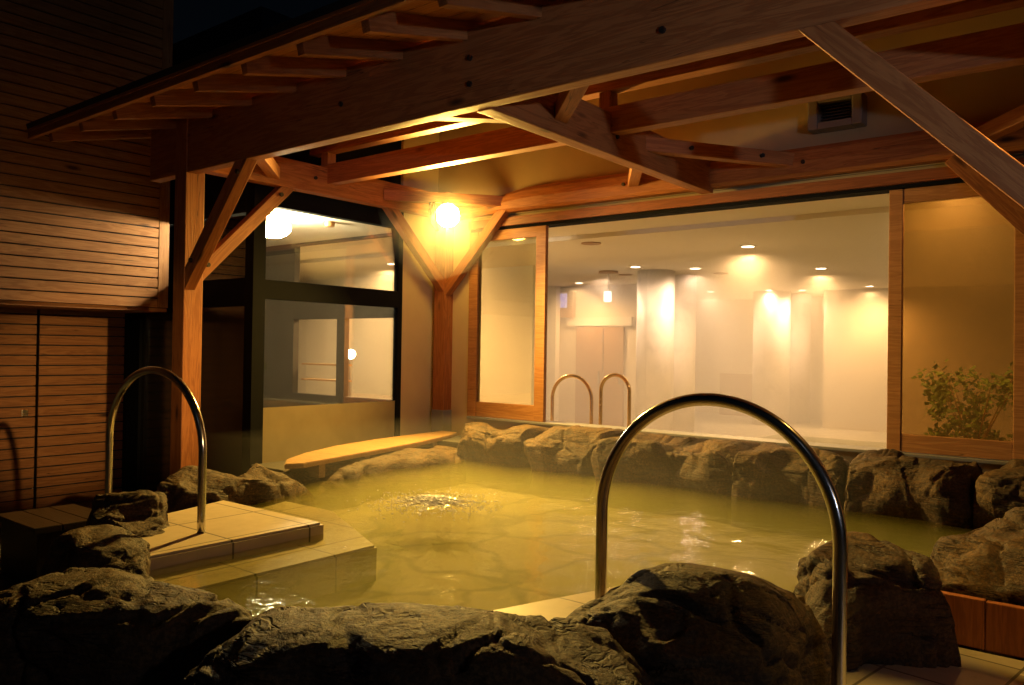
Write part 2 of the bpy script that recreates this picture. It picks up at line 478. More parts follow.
# ------------------------------------------------------------------ rocks
def rock(label, st, zb, seed, nu=90, nv=70, amp=.05, crack=.030, tilt=(.3,.25), m=3.4, endp=5, cuts=44, name='rock'):
    """st: stations (x, y, top height, half width) along the spine; cross sections are boxy superellipses, then weathered"""
    st = np.array(st, float)
    s = np.linspace(0, 1, len(st))
    u = np.linspace(0, 1, nu)
    ue = .5-.5*np.cos(PI*u)                      # denser rings at the ends
    P = np.stack([np.interp(ue, s, st[:,k]) for k in range(4)], 1)
    k = np.ones(7)/7                             # soften the polyline
    for c in range(4):
        q = np.pad(P[:,c], 3, mode='edge'); P[:,c] = np.convolve(q, k, 'valid')
    ch = st[-1,:2]-st[0,:2]; ch = ch/np.linalg.norm(ch)      # parallel cross sections: they can never fold over each other
    T = np.repeat(ch[None], nu, 0)
    N = np.stack([-T[:,1], T[:,0]], 1)
    cap = np.clip(1-np.abs(2*ue-1)**endp, 0, 1)**(1/endp)
    cap[0] = cap[-1] = .02
    a = np.linspace(0, 2*PI, nv, endpoint=False)
    ca, sa = np.cos(a), np.sin(a)
    px = np.sign(ca)*np.abs(ca)**(2/m); pz = np.sign(sa)*np.abs(sa)**(2/m)
    hz = (P[:,2]-zb)/2; zc = (P[:,2]+zb)/2
    V = np.zeros((nu, nv, 3))
    off = P[:,3][:,None]*cap[:,None]*px[None]
    V[:,:,0] = P[:,0][:,None] + N[:,0][:,None]*off
    V[:,:,1] = P[:,1][:,None] + N[:,1][:,None]*off
    V[:,:,2] = zc[:,None] + (hz*(.04+.96*cap))[:,None]*pz[None]
    du = np.gradient(V, axis=0); dv = (np.roll(V, -1, 1)-np.roll(V, 1, 1))/2
    nrm = np.cross(du, dv); nrm /= np.linalg.norm(nrm, axis=2)[:,:,None]+1e-9
    cen = V.reshape(-1,3).mean(0)
    if (nrm*(V-cen)).sum() < 0: nrm = -nrm
    R = (Matrix.Rotation(tilt[0], 3, 'X') @ Matrix.Rotation(tilt[1], 3, 'Y'))
    sv = Vector((seed*3.17, seed*1.91, seed*.77))
    # chisel: random planes slice off caps, leaving broad flat facets with sharp edges
    rs = np.random.RandomState(seed*13+5)
    flatV = V.reshape(-1,3); flatN = nrm.reshape(-1,3)
    for k in range(cuts):
        c = rs.randint(9*nv, (nu-9)*nv); n = flatN[c]+rs.normal(0,.20,3); n /= np.linalg.norm(n)
        h = flatV[c]-n*rs.uniform(.2,1.0)*amp
        dist = np.maximum((flatV-h)@n, 0)
        rr = np.linalg.norm(flatV-flatV[c], axis=1)/rs.uniform(.22,.42)
        w_ = np.clip(2.2*(1-rr), 0, .95)*np.clip(flatN@n/.6, 0, 1)
        flatV -= (np.minimum(dist, 1.6*amp)*w_)[:,None]*n
    V = flatV.reshape(nu, nv, 3)
    du = np.gradient(V, axis=0); dv = (np.roll(V, -1, 1)-np.roll(V, 1, 1))/2
    n2_ = np.cross(du, dv); n2_ /= np.linalg.norm(n2_, axis=2)[:,:,None]+1e-9
    n2_ *= np.sign((n2_*nrm).sum(2))[:,:,None]
    nrm = n2_
    out = []
    for i in range(nu):
        for j in range(nv):
            p = Vector(V[i,j]); q = p+sv
            q = q + .06*noise.noise_vector(q*4.0)
            n1 = noise.fractal(q*2.0, 1.0, 2.0, 2)
            facet = 0.0
            for fs, fa in ((3.1, .62), (7.0, .22)):
                dd, pts = noise.voronoi(q*fs)
                c0 = pts[0]
                rd = Vector((math.sin(c0.x*12.9+c0.y*78.2), math.sin(c0.y*39.4+c0.z*11.1), math.sin(c0.z*27.3+c0.x*53.7)))
                facet += fa*(q*fs-c0).dot(rd)
                if fs < 4: e1 = dd[1]-dd[0]
            w = R @ q
            w = Vector((w.x*2.2, w.y*2.2, w.z*9.0)) + Vector((0,0,1.3*noise.noise(q*2.5)))
            nn = noise.noise(w); n4 = noise.noise(w*2.3+Vector((4,7,1)))
            mask = min(1.0, max(0.0, .7+1.3*noise.noise(q*3.3+Vector((9,2,5)))))
            cr = max(0.0, 1-abs(nn)/.055)*mask + .25*max(0.0, 1-abs(n4)/.07)*(1-.5*mask)
            step = math.floor((w.z+.4*nn)*1.1)
            ledge = math.sin(step*127.1+seed)*.5
            n3 = noise.fractal(q*13, .8, 2.1, 4)
            d = amp*(.22*n1 + .28*facet) + crack*(-.62*cr + .32*ledge) + amp*.09*n3
            d -= crack*.8*max(0.0, 1-e1/.09)*mask
            out.append(p + Vector(nrm[i,j])*d*min(1.0, cap[i]*1.15)**2)
    bm = bmesh.new()
    base = Vector((float(st[:,0].mean()), float(st[:,1].mean()), zb))
    vs = [bm.verts.new(p-base) for p in out]
    for i in range(nu-1):
        for j in range(nv):
            bm.faces.new((vs[i*nv+j], vs[(i+1)*nv+j], vs[(i+1)*nv+(j+1)%nv], vs[i*nv+(j+1)%nv]))
    bm.faces.new(vs[:nv]); bm.faces.new(vs[-nv:][::-1])
    bmesh.ops.recalc_face_normals(bm, faces=bm.faces)
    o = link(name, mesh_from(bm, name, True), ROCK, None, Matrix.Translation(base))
    return tag(o, label, 'rock', 'rocks around the hot spring pool')

# row under the big window
RY = 5.78
def rowrock(label, x0, x1, seed, top=.29, yf=5.37, **kw):
    d = .004
    y = (yf+6.19)/2; hw = (6.19-yf)/2
    n = 5
    st = [(x0+d+(x1-x0-2*d)*i/(n-1), y+.03*math.sin(seed+i*1.7), top+.055+.012*math.sin(seed*2+i*2.1), hw+.02*math.sin(seed*3.1+i)) for i in range(n)]
    kw.setdefault('endp', 8); kw.setdefault('m', 5); kw.setdefault('crack', .022)
    return rock(label, st, -.45, seed, **kw)
rowrock('brown rock under the narrow left window sash, next to the corner post', -5.06, -4.18, 1, .26, nu=140, nv=120, amp=.045)
rowrock('small blocky rock below the two indoor handrails', -4.20, -3.49, 2, .29, nu=140, nv=120, amp=.04)
rowrock('widest brown cracked rock under the middle of the open window', -3.51, -2.29, 3, .29, nu=190, nv=120, amp=.045, tilt=(.1,-.2))
rowrock('squarish rock under the open window, right of the widest one', -2.31, -1.56, 4, .29, nu=140, nv=120, amp=.045, tilt=(.5,.3))
rowrock('dark faced rock below the left stile of the right window sash', -1.58, -.80, 5, .30, yf=5.33, nu=140, nv=120, amp=.05, tilt=(.2,.5))
rowrock('shaded rock under the right window sash at the picture edge', -.82, .25, 6, .29, yf=5.26, nu=140, nv=120, amp=.05)
# right hand side
rock('small low rock in the water corner under the right sash', [(-.62,5.02,.18,.16),(-.4,5.0,.26,.24),(-.05,4.95,.27,.26),(.35,4.9,.2,.22)], -.45, 7, 80, 70, .04)
rock('rugged rock above the red brown boards at the right edge', [(-.90,3.78,.08,.16),(-.72,3.90,.21,.28),(-.46,4.04,.33,.38),(-.1,4.16,.39,.43),(.35,4.3,.34,.4)], -.45, 8, 150, 110, .045, tilt=(.2,-.6))
rock('low brown rock behind the right leg of the big handrail', [(-1.03,3.0,.08,.2),(-1.0,3.26,.20,.27),(-.86,3.48,.26,.31),(-.70,3.54,.23,.28),(-.57,3.54,.10,.2)], -.45, 9, 140, 110, .04, tilt=(.3,.5))
rock('peaked dark rock standing under the arch of the big handrail', [(-1.20,1.84,.16,.22),(-1.16,2.0,.26,.30),(-1.11,2.18,.325,.33),(-1.07,2.38,.325,.31),(-1.05,2.60,.27,.29),(-1.05,2.84,.19,.26),(-1.05,3.06,.06,.2)], -.50, 30, 200, 140, .045, .030, tilt=(.5,.7))
# near edge
rock('long dark rock at the bottom centre of the pool edge', [(-2.06,1.14,.16,.2),(-1.88,1.23,.27,.27),(-1.66,1.36,.30,.30),(-1.42,1.52,.315,.31),(-1.22,1.66,.31,.29),(-1.05,1.80,.28,.25),(-.92,1.92,.16,.2)], -.50, 21, 220, 130, .04, .030, tilt=(.4,-.5))
rock('big dark wedge shaped rock with a pointed tip at the lower left', [(-3.15,.98,.10,.26),(-2.80,1.08,.26,.32),(-2.48,1.16,.285,.32),(-2.2,1.27,.27,.26),(-2.0,1.36,.25,.16),(-1.85,1.43,.22,.07)], -.50, 12, 200, 130, .035, .035, tilt=(-.3,.3), endp=6)
# left hand side
rock('tilted rock leaning in front of the left tiled platform', [(-4.02,1.80,.06,.14),(-3.86,1.76,.15,.22),(-3.65,1.69,.19,.25),(-3.38,1.60,.16,.23),(-3.12,1.52,.06,.18),(-2.95,1.46,-.1,.12)], -.50, 13, 150, 110, .04, tilt=(.2,.9))
rock('rounded rock beside the wooden box under the left handrail', [(-4.58,2.06,.10,.16),(-4.42,2.08,.20,.21),(-4.2,2.08,.245,.24),(-3.96,2.02,.23,.22),(-3.78,1.98,.10,.16)], -.50, 14, 150, 110, .04, tilt=(.1,.4))
rock('smooth brown rock behind the left tiled platform', [(-4.60,2.36,.19,.22),(-4.64,2.7,.24,.28),(-4.70,3.05,.23,.29),(-4.80,3.4,.19,.27),(-4.9,3.72,.08,.22)], -.50, 15, 130, 90, .04, tilt=(-.3,.2))
rock('low flat rock at the waterline under the wooden bench board', [(-4.90,3.45,.10,.30),(-5.02,3.95,.115,.34),(-5.12,4.4,.115,.36),(-5.12,4.85,.12,.38),(-5.12,5.25,.12,.34),(-5.1,5.6,.14,.28)], -.50, 16, 130, 90, .04, tilt=(.3,-.2))

# ------------------------------------------------------------------ tiled steps
t1 = empty('tiled_step', (-3.9, 2.25, -.42), 'pale tiled platform with the left handrail, just above the water', 'step', 'tiled entry steps')
slab_poly('platform', [(-4.12,1.80),(-3.45,1.80),(-3.45,2.76),(-4.40,2.76)], -.42, .062, STEPT, t1, .012)
slab_poly('lower_tread', [(-3.6,1.74),(-3.14,1.70),(-3.14,2.86),(-4.0,3.28),(-4.5,3.28),(-4.38,2.7)], -.42, -.028, SUBT, t1, .012)
t2 = empty('tiled_step', (-1.4, 2.9, -.42), 'submerged pale tread at the left foot of the big handrail', 'step', 'tiled entry steps')
slab_poly('tread', [(-1.96,2.36),(-1.62,3.38),(-1.25,3.36),(-1.0,2.6),(-1.2,1.9)], -.42, .010, STEPT, t2, .012)
t3 = empty('tiled_step', (-.3, 2.9, -.5), 'dry tiled landing in the bottom right corner', 'step', 'tiled entry steps')
slab_poly('landing', [(-.98,1.9),(.9,1.9),(.9,3.62),(-.98,3.62)], -.5, -.15, STEPR, t3, .01)
bw = empty('board_facing', (-.2, 3.66, -.15), 'short red brown board facing behind the right landing', 'board wall')
for i, (x0, x1) in enumerate(((-.86,-.50),(-.497,-.30),(-.297,.1),(.103,.5))):
    box('board', (x0, 3.632, -.148), (x1, 3.672, .045-.004*i), REDWOOD, bw, .004, axis='Z')

# ------------------------------------------------------------------ handrails
def rail(label, a, b, zt, za, zb, group, r=.0215, n=44, round_=1.0, flange=True, mat=None):
    """arched rail in the vertical plane through a and b (plan points)"""
    a = Vector((*a, 0)); b = Vector((*b, 0)); c = (a+b)/2; hw = (b-a).length/2
    d = (b-a).normalized()
    root = empty('handrail', (c.x, c.y, min(za, zb)), label, 'handrail', group)
    hr = hw*round_
    pts = []
    z0 = zt-hr
    for z in np.linspace(za, z0, 8)[:-1]: pts.append(c-d*hw+Vector((0,0,z)))
    for k in range(n+1):
        t = PI-PI*k/n
        pts.append(c+d*hw*math.cos(t)+Vector((0,0,z0+hr*math.sin(t))))
    for z in np.linspace(z0, zb, 8)[1:]: pts.append(c+d*hw+Vector((0,0,z)))
    base = Vector((c.x, c.y, min(za, zb)))
    link('tube', tube_mesh([p-base for p in pts], r), mat or STEEL, root, Matrix.Translation(base))
    if flange:
        for p, z in ((c-d*hw, za), (c+d*hw, zb)):
            bm = cyl_bm(r*2.1, 0, .012, 28); me = mesh_from(bm, 'flange'); smooth_sides(me)
            link('flange', me, STEEL, root, Matrix.Translation((p.x, p.y, z)))
    return root
rail('big arched steel handrail in the foreground', (-1.575,2.535), (-.73,2.535), .842, -.025, -.15, 'arched steel handrails', round_=1.03, flange=False)
rail('arched steel handrail on the left tiled platform', (-3.70,2.20), (-4.68,2.20), .86, .062, -.5, 'arched steel handrails', round_=.82, r=.020, flange=False)

# ------------------------------------------------------------------ wooden things by the pool
bx = empty('step_box', (-5.57, 2.28, -.5), 'low dark wooden box step at the left edge', 'box')
box('top_board', (-5.87,2.03,-.16), (-5.25,2.19,-.12), DARKWOOD, bx, .004)
box('top_board', (-5.87,2.196,-.16), (-5.25,2.356,-.12), DARKWOOD, bx, .004)
box('top_board', (-5.87,2.362,-.16), (-5.25,2.52,-.12), DARKWOOD, bx, .004)
box('side_panel', (-5.84,2.06,-.497), (-5.28,2.49,-.162), DARKWOOD, bx, .004)

bn = empty('bench_board', (-5.3, 4.8, 0), 'boat shaped pale wooden bench board by the glass wall', 'bench')
zt = .16
outl = [(-4.82,3.50),(-4.76,3.62),(-4.92,4.35),(-5.10,5.1),(-5.33,5.80),(-5.45,6.02),(-5.66,6.02),(-5.62,5.6),(-5.55,5.0),(-5.42,4.45),(-5.22,3.98),(-5.02,3.66)]
slab_poly('top_plank', outl, zt-.035, zt, PLANK, bn, .006)
for y, x0, x1 in ((3.85,-5.06,-4.84),(4.4,-5.38,-4.96),(4.95,-5.5,-5.09),(5.5,-5.58,-5.26)):
    box('batten', (x0, y-.03, .02), (x1, y+.03, zt-.036), PLANK, bn, .003)

# ------------------------------------------------------------------ timber canopy
XC = -5.71
cp = empty('timber_canopy', (-2.9, 4.6, -.5), 'open timber canopy of exposed beams, braces and rafters over the pool', 'canopy')
PW = .156
def post(x1, y0, zb, zt):
    return box('post', (x1-PW, y0, zb), (x1, y0+PW, zt), WOOD, cp, .006, axis='Z')
pL = post(XC, 3.216, -.45, 2.78)
pC = post(XC, 6.082, .14, 2.62)
pR = post(-.045, 3.216, -.15, 2.78)
pQ = post(-.045, 6.082, .14, 2.62)
def bolts(part, pts, nrm, r=.016):
    for p in pts:
        bm = cyl_bm(r, -.01, .012, 10); me = mesh_from(bm, 'bolt')
        q = Vector(nrm).to_track_quat('Z', 'Y').to_matrix().to_4x4()
        link('bolt', me, BOLT, part, Matrix.Translation(p) @ q)
# metal shoe of the corner post
for (x1, y0, z) in ((XC, 6.082, .13), (-.045, 6.082, .13)):
    pl = box('post_shoe', (x1-PW-.006, y0-.006, z), (x1+.006, y0+PW+.006, z+.232), GALV, cp, .004, axis='Z')
# eaves beam
FB0, FB1 = 3.226, 3.318
fb = box('eaves_beam', (-6.27,FB0,2.30), (2.3,FB1,2.722), WOOD, cp, .008)
bolts(fb, [(-3.93,FB0,2.50),(-2.87,FB0,2.42),(-2.87,FB0,2.56),(-1.72,FB0,2.44)], (0,-1,0))
# tie beams (towards the building)
lc = box('tie_beam', (XC-.115,FB1+.002,2.342), (XC-.006,6.08,2.585), WOOD, cp, .008, axis='Y')
bolts(lc, [(XC-.006,4.42,2.47),(XC-.006,5.55,2.50)], (1,0,0))
xb = box('tie_beam', (-2.906,FB1+.002,2.298), (-2.80,6.15,2.575), WOOD, cp, .008, axis='Y')
bolts(xb, [(-2.80,4.63,2.43),(-2.80,5.27,2.52)], (1,0,0))
box('tie_beam', (-.16,FB1+.002,2.335), (-.05,6.08,2.585), WOOD, cp, .008, axis='Y')
# back beam: a trimmed log with a crowned top at its left end
def back_beam():
    bm = bmesh.new(); n = 60; x0, x1 = XC+.03, 2.3; rows = []
    for i in range(n+1):
        x = x0+(x1-x0)*i/n
        k = min(1, max(0, (x+5.35)/.75)); k = k*k*(3-2*k)
        top = 2.475+.085*k; lo = 2.342-.006*math.sin((x+5.7)*.55)
        y0, y1 = 6.082, 6.20
        ring = [(x,y0+.022,lo),(x,y0,lo+.025),(x,y0-.012*k,(lo+top)/2),(x,y0+.008,top-.035),(x,y0+.04,top),(x,y1,top),(x,y1,lo)]
        rows.append([bm.verts.new((p[0]-(-1.7), p[1]-6.14, p[2]-2.45)) for p in ring])
    m = len(rows[0])
    for A, B in zip(rows, rows[1:]):
        for j in range(m): bm.faces.new((A[j], A[(j+1)%m], B[(j+1)%m], B[j]))
    bm.faces.new(rows[0]); bm.faces.new(rows[-1][::-1])
    bmesh.ops.recalc_face_normals(bm, faces=bm.faces)
    return mesh_from(bm, 'wall_beam')
wb = link('wall_beam', back_beam(), WOOD, cp, Matrix.Translation((-1.7,6.14,2.45)))
bolts(wb, [(-2.35,6.074,2.55),(-2.05,6.074,2.44),(-1.05,6.074,2.5),(-3.6,6.074,2.45)], (0,-1,0))
# purlins and their struts
PY0, PY1 = 4.55, 4.655
box('purlin', (XC-.3,PY0,2.44), (2.3,PY1,2.615), WOOD, cp, .006)
box('purlin', (XC-.3,PY0,2.725), (2.3,PY1,2.935), WOOD, cp, .006)
for x in (XC-.06, -2.853, -.1):
    box('strut', (x-.045,PY0+.006,2.617), (x+.045,PY1-.006,2.723), WOOD, cp, .004, axis='Z')
# angle braces
def brace(p, q, side, w=.10, h=.095):
    d = (Vector(q)-Vector(p)).normalized()
    o = bar('angle_brace', p, q, w, h, WOOD, cp, .005, side=side)
    return o
b1 = bar('angle_brace', (XC+.0,3.265,1.50), (-5.0,3.265,2.299), .086, .112, WOOD, cp, .004, side=(0,1,0), cut=(1.12,-.89))
b2 = brace((XC-.062,3.34,1.52), (XC-.062,4.19,2.38), (1,0,0), .088, .10)
b3 = brace((XC-.062,6.12,1.62), (XC-.062,5.30,2.40), (1,0,0), .088, .10)
b4 = brace((XC-.03,6.13,1.58), (-4.955,6.13,2.385), (0,1,0), .088, .095)
b5 = bar('angle_brace', (-.19,3.266,1.427), (-1.044,3.266,2.298), .094, .10, WOOD, cp, .004, side=(0,1,0), cut=(-1.0,1.0))
b6 = brace((-.18,6.13,1.36), (-1.05,6.13,2.355), (0,1,0), .088, .14)
bolts(b1, [(-5.62,3.218,1.63),(-5.03,3.218,2.22)], (0,-1,0), .018)
bolts(b2, [(XC-.016,3.42,1.62),(XC-.016,4.08,2.27)], (1,0,0), .018)
# horizontal corner ties between beams
def tie(p, q):
    return bar('corner_tie', p, q, .09, .10, WOOD, cp, .005)
tie((XC-.03,5.24,2.45), (-5.0,6.12,2.45))
tie((XC-.03,4.02,2.44), (-5.0,3.30,2.44))
tie((-2.86,3.98,2.43), (-3.58,3.30,2.43))
t5 = tie((-2.84,5.05,2.47), (-2.15,6.12,2.47))
tie((-2.87,5.08,2.47), (-3.52,6.10,2.47))
tie((-2.84,4.02,2.43), (-2.15,3.30,2.43))
tie((-.1,5.02,2.45), (-.92,6.10,2.45))
bolts(t5, [(-2.60,5.33,2.47),(-2.27,5.83,2.47)], (.84,-.54,0))
# rafters, fascia, roof deck
SL = .25
def zr(y): return 2.665+SL*(y-3.23)          # underside of the rafters
xs = []
x = -6.40
while x < 2.3:
    xs.append(x); x += .497
for x in xs:
    bar('rafter', (x, 2.53, zr(2.53)+.05), (x, 6.19, zr(6.19)+.05), .055, .10, WOOD, cp, .004, side=(1,0,0))
y0 = 2.47
box('fascia', (-6.62, 2.462, zr(2.5)+.045), (2.35, 2.498, zr(2.5)+.140), WOOD, cp, .004)
def deck():
    bm = bmesh.new()
    ys = np.linspace(2.44, 6.19, 26)
    for a, b in zip(ys, ys[1:]):
        # sloping deck boards with a hair gap
        za, zb2 = zr(a)+.102, zr(b-.006)+.102
        v = [bm.verts.new(p) for p in ((-6.62,a,za),(2.35,a,za),(2.35,b-.006,zb2),(-6.62,b-.006,zb2),
                                       (-6.62,a,za+.018),(2.35,a,za+.018),(2.35,b-.006,zb2+.018),(-6.62,b-.006,zb2+.018))]
        for q in ((3,2,1,0),(4,5,6,7),(0,1,5,4),(1,2,6,5),(2,3,7,6),(3,0,4,7)): bm.faces.new([v[i] for i in q])
    return mesh_from(bm, 'roof_boards')
link('roof_boards', deck(), WOOD, cp)
bar('roof_sheet', (-2.135, 2.45, zr(2.45)+.146), (-2.135, 6.19, zr(6.19)+.146), 8.97, .04, ROOFM, cp, .004, side=(1,0,0))

# flood lamp under the corner tie
fl = empty('flood_lamp', (-5.30, 5.70, 2.40), 'glaring round lamp under the corner of the timber canopy', 'lamp')
bm = cyl_bm(.045, 0, .02, 20); link('base', mesh_from(bm, 'base'), RUBBER, fl, Matrix.Translation((-5.33,5.66,2.378)))
sphere('bulb', (-5.29, 5.655, 2.275), .12, emit('flood_glow', WARM, globe_strength(P_FLOOD, .12)), fl, 2)
def glare_blocker():  # added cap that keeps the bulb's reflection out of the glass
    bm = bmesh.new(); d = Vector((-.76,-.65,-.12)).normalized(); u = d.orthogonal().normalized(); v = d.cross(u)
    R = .175; n = 28; rows = []
    for k in range(9):
        a = math.radians(55)*k/8
        rows.append([bm.verts.new(R*(math.cos(a)*d+math.sin(a)*(math.cos(2*PI*i/n)*u+math.sin(2*PI*i/n)*v))) for i in range(n)])
    for A, B in zip(rows, rows[1:]):
        for i in range(n): bm.faces.new((A[i], A[(i+1)%n], B[(i+1)%n], B[i])).smooth = True
    bmesh.ops.remove_doubles(bm, verts=bm.verts, dist=1e-5)
    bmesh.ops.solidify(bm, geom=bm.faces[:], thickness=.004)
    return mesh_from(bm, 'glare_blocker')
link('glare_blocker', glare_blocker(), RUBBER, fl, Matrix.Translation((-5.29,5.655,2.275)))
link('bracket', mesh_from(cyl_bm(.012,2.27,2.40,10), 'bracket'), RUBBER, fl, Matrix.Translation((-5.42,5.545,0)))
def aimed(name, loc, target, power, col, angle, blend, r, par):
    L = spot(None, power, col, angle, blend, r); o = bpy.data.objects.new(name, L); COL.objects.link(o)
    o.parent = par
    o.matrix_local = chain(par).inverted() @ (Matrix.Translation(loc) @ (Vector(target)-Vector(loc)).to_track_quat('-Z','Y').to_matrix().to_4x4())
    return o
aimed('flood_beam', (-5.165, 5.53, 2.205), (-2.5, 3.1, -.3), P_BEAM, WARM, 158, .8, .05, fl)

# ------------------------------------------------------------------ bathhouse
YW = 6.20
bh = empty('bathhouse', (-4, 12, -.5), 'bathhouse building with a large open window onto the indoor bath', 'building')
S0, S1 = .315, 2.215         # window sill and head
WX0, WX1 = -5.47, .55        # window opening
def pbox(name, a, b, mat, par=bh, bev=0.0, axis='X'): return box(name, a, b, mat, par, bev, axis)
# outer wall round the window
def front_wall():
    bm = bmesh.new()
    y0, y1 = YW+.003, YW+.18
    add_box(bm, (-5.9385,y0,-.5), (WX0,y1,2.33))
    add_box(bm, (WX1,y0,-.5), (6,y1,2.299))
    add_box(bm, (WX0,y0,-.5), (WX1,y1,S0-.03))
    return mesh_from(bm, 'front_wall')
link('front_wall', front_wall(), PLASTER, bh)
box('gable_wall', (-5.9385,YW+.003,2.331), (6,YW+.18,3.9), SHADEP, bh)
box('lintel', (WX0+.001,YW+.02,S1+.085), (6,YW+.18,2.329), SHADEP, bh)
pbox('sill', (WX0+.003,YW-.03,S0-.028), (WX1-.003,YW+.2,S0-.004), GALV, bh, .004)
pbox('window_head', (WX0+.003,YW-.045,S1), (WX1,YW+.17,S1+.083), REDWOOD, bh, .004)
pbox('window_track', (WX0+.003,YW-.012,S1-.028), (WX1,YW+.14,S1-.002), BLACK, bh)
def sash(x0, x1, y, w, glassm, bot=.165, top=.06, hw=None):
    fr = bmesh.new(); d = .045
    add_box(fr, (x0,y,S0), (x0+w,y+d,S1-.03), .004)
    add_box(fr, (x1-w,y,S0), (x1,y+d,S1-.03), .004)
    add_box(fr, (x0+w+.001,y+.003,S0), (x1-w-.001,y+d-.003,S0+bot), .004)
    add_box(fr, (x0+w+.001,y+.003,S1-.03-top), (x1-w-.001,y+d-.003,S1-.03), .004)
    c = Vector(((x0+x1)/2, y, S0))
    bmesh.ops.translate(fr, verts=fr.verts, vec=-c)
    f = link('sash', mesh_from(fr, 'sash'), WOODW, bh, Matrix.Translation(c))
    box('pane', (x0+w-.01,y+.018,S0+bot-.01), (x1-w+.01,y+.026,S1-.02-top), glassm, f)
    return f
sash(-5.47, -4.505, YW-.02, .115, GLASSL, .15, .10)
sash(-1.478, -.612, YW+.01, .092, GLASSR, .125, .10)
sash(-.609, .54, YW+.06, .092, GLASSR, .125, .10)

# indoor hall
HY1, HX0, HX1 = 18.8, -14.0, 4.0
HC, HF = 2.30, -.50
sheet('floor', HX0, HX1, YW+.2, HY1, HF, TILEF)
sheet('indoor_water', -5.3, 3.9, YW+.5, 14.5, HF+.03, WATERI)
def hall():
    bm = bmesh.new()
    add_box(bm, (HX0-.2,HY1,-.6), (HX1+.2,HY1+.2,3))
    add_box(bm, (HX1,YW+.18,-.6), (HX1+.2,HY1-.001,3))
    add_box(bm, (HX0-.2,YW+.2,-.6), (HX0,HY1-.001,3))
    add_box(bm, (-5.2,16.75,HF+.002), (HX1-.002,HY1-.003,HC-.003))
    return mesh_from(bm, 'hall_wall')
link('hall_wall', hall(), HALLWALL, bh)
def ceil():
    bm = bmesh.new()
    add_box(bm, (HX0,7.85,HC), (HX1,HY1,HC+.1))
    add_box(bm, (HX0,YW+.182,HC+.05), (HX1,7.849,HC+.15))
    return mesh_from(bm, 'hall_ceiling')
link('hall_ceiling', ceil(), CEILM, bh)
for cx_, cy_, rr_ in ((-6.26,11.62,.30), (-6.33,12.55,.30), (-6.26,16.72,.38), (-6.16,17.75,.36)):
    me = mesh_from(cyl_bm(rr_, HF+.001, HC-.002, 48), 'column'); smooth_sides(me)
    link('column', me, COLT, bh, Matrix.Translation((cx_,cy_,0)))
# far left end of the hall: white return wall, brown doors, lit picture screen
box('return_wall', (-12.0,13.3,HF+.001), (-9.42,13.45,HC-.002), CREAM, bh)
box('door_wall', (-9.8,13.6,HF+.001), (-7.2,13.75,HC-.004), HALLWALL, bh)
for x0, x1 in ((-9.08,-8.45), (-8.42,-7.98)):
    d = box('door', (x0,13.54,HF+.01), (x1,13.59,1.47), BROWNP, bh, .004, axis='Z')
    box('handle', (x1-.08,13.50,.35), (x1-.05,13.535,.6), STEEL, d, .003, axis='Z')
box('door_lintel', (-9.3,13.53,1.49), (-7.8,13.59,1.66), CREAM, bh)
box('low_panel', (-8.15,18.4,HF+.001), (-7.3,18.79,.5), BROWNP, bh, .004)

def steam():
    bm = bmesh.new(); add_box(bm, (-13.9,6.5,HF+.2), (3.9,16.7,HC-.12)); return mesh_from(bm, 'steam')
t = NT('bath_steam')
pv = t.n('ShaderNodeVolumePrincipled', Density=.125, Anisotropy=.2); pv.inputs['Color'].default_value = (1,.95,.86,1)
t.l(pv.outputs[0], t.out.inputs['Volume'])
tag(link('steam', steam(), t.m), 'warm steam hanging in the indoor bath hall', 'steam', kind='stuff')
bm = bmesh.new(); add_box(bm, (-4.9,2.9,.03), (-1.3,5.6,.42))
t = NT('pool_steam')
pv = t.n('ShaderNodeVolumePrincipled', Density=.035, Anisotropy=.3); pv.inputs['Color'].default_value = (1,.95,.88,1)
t.l(pv.outputs[0], t.out.inputs['Volume'])
bm2 = bmesh.new(); bmesh.ops.create_icosphere(bm2, subdivisions=3, radius=.60)  # added haze ball for the lamp's lens halo
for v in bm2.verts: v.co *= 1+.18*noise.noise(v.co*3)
t2 = NT('lamp_halo')
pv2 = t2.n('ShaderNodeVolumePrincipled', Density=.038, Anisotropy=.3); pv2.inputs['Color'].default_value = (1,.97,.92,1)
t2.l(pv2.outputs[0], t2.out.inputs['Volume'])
tag(link('steam', mesh_from(bm2, 'steam'), t2.m, None, Matrix.Translation((-5.25,5.55,2.25))), 'added haze ball giving the lamp at the canopy corner its halo', 'steam', kind='stuff')
tag(link('steam', mesh_from(bm, 'steam'), t.m), 'thin steam rising off the outdoor hot spring pool', 'steam', kind='stuff')

# side lobby behind the black framed glass
GX, GY = -5.95, 3.94
LZ = 2.27
def lobby():
    bm = bmesh.new()
    add_box(bm, (-9.6,GY+.06,-.5), (-9.4,6.14,3.0))                 # west wall
    return mesh_from(bm, 'lobby_wall')
link('lobby_wall', lobby(), CREAM, bh)
box('lobby_ceiling', (-9.398,GY+.062,LZ), (GX-.072,6.138,LZ+.08), CEILM, bh)
box('lobby_floor', (-9.398,GY+.062,-.3), (GX-.072,6.138,-.2), CONC, bh)
def partition():
    bm = bmesh.new(); y0, y1 = 6.14, 6.22
    add_box(bm, (-9.6,y0,-.3), (-8.32,y1,3.0))
    add_box(bm, (-8.32,y0,1.33), (GX-.08,y1,1.56))
    add_box(bm, (-8.32,y0,-.3), (GX-.08,y1,.42))
    add_box(bm, (-7.50,y0+.005,.42), (-7.36,y1-.005,1.33))
    add_box(bm, (-8.32,y0,LZ-.03), (GX-.08,y1,3.0))
    return mesh_from(bm, 'partition')
link('partition', partition(), STONE, bh)
box('shelf', (-8.31,6.26,.77), (-7.51,6.4,.79), BROWNP, bh)
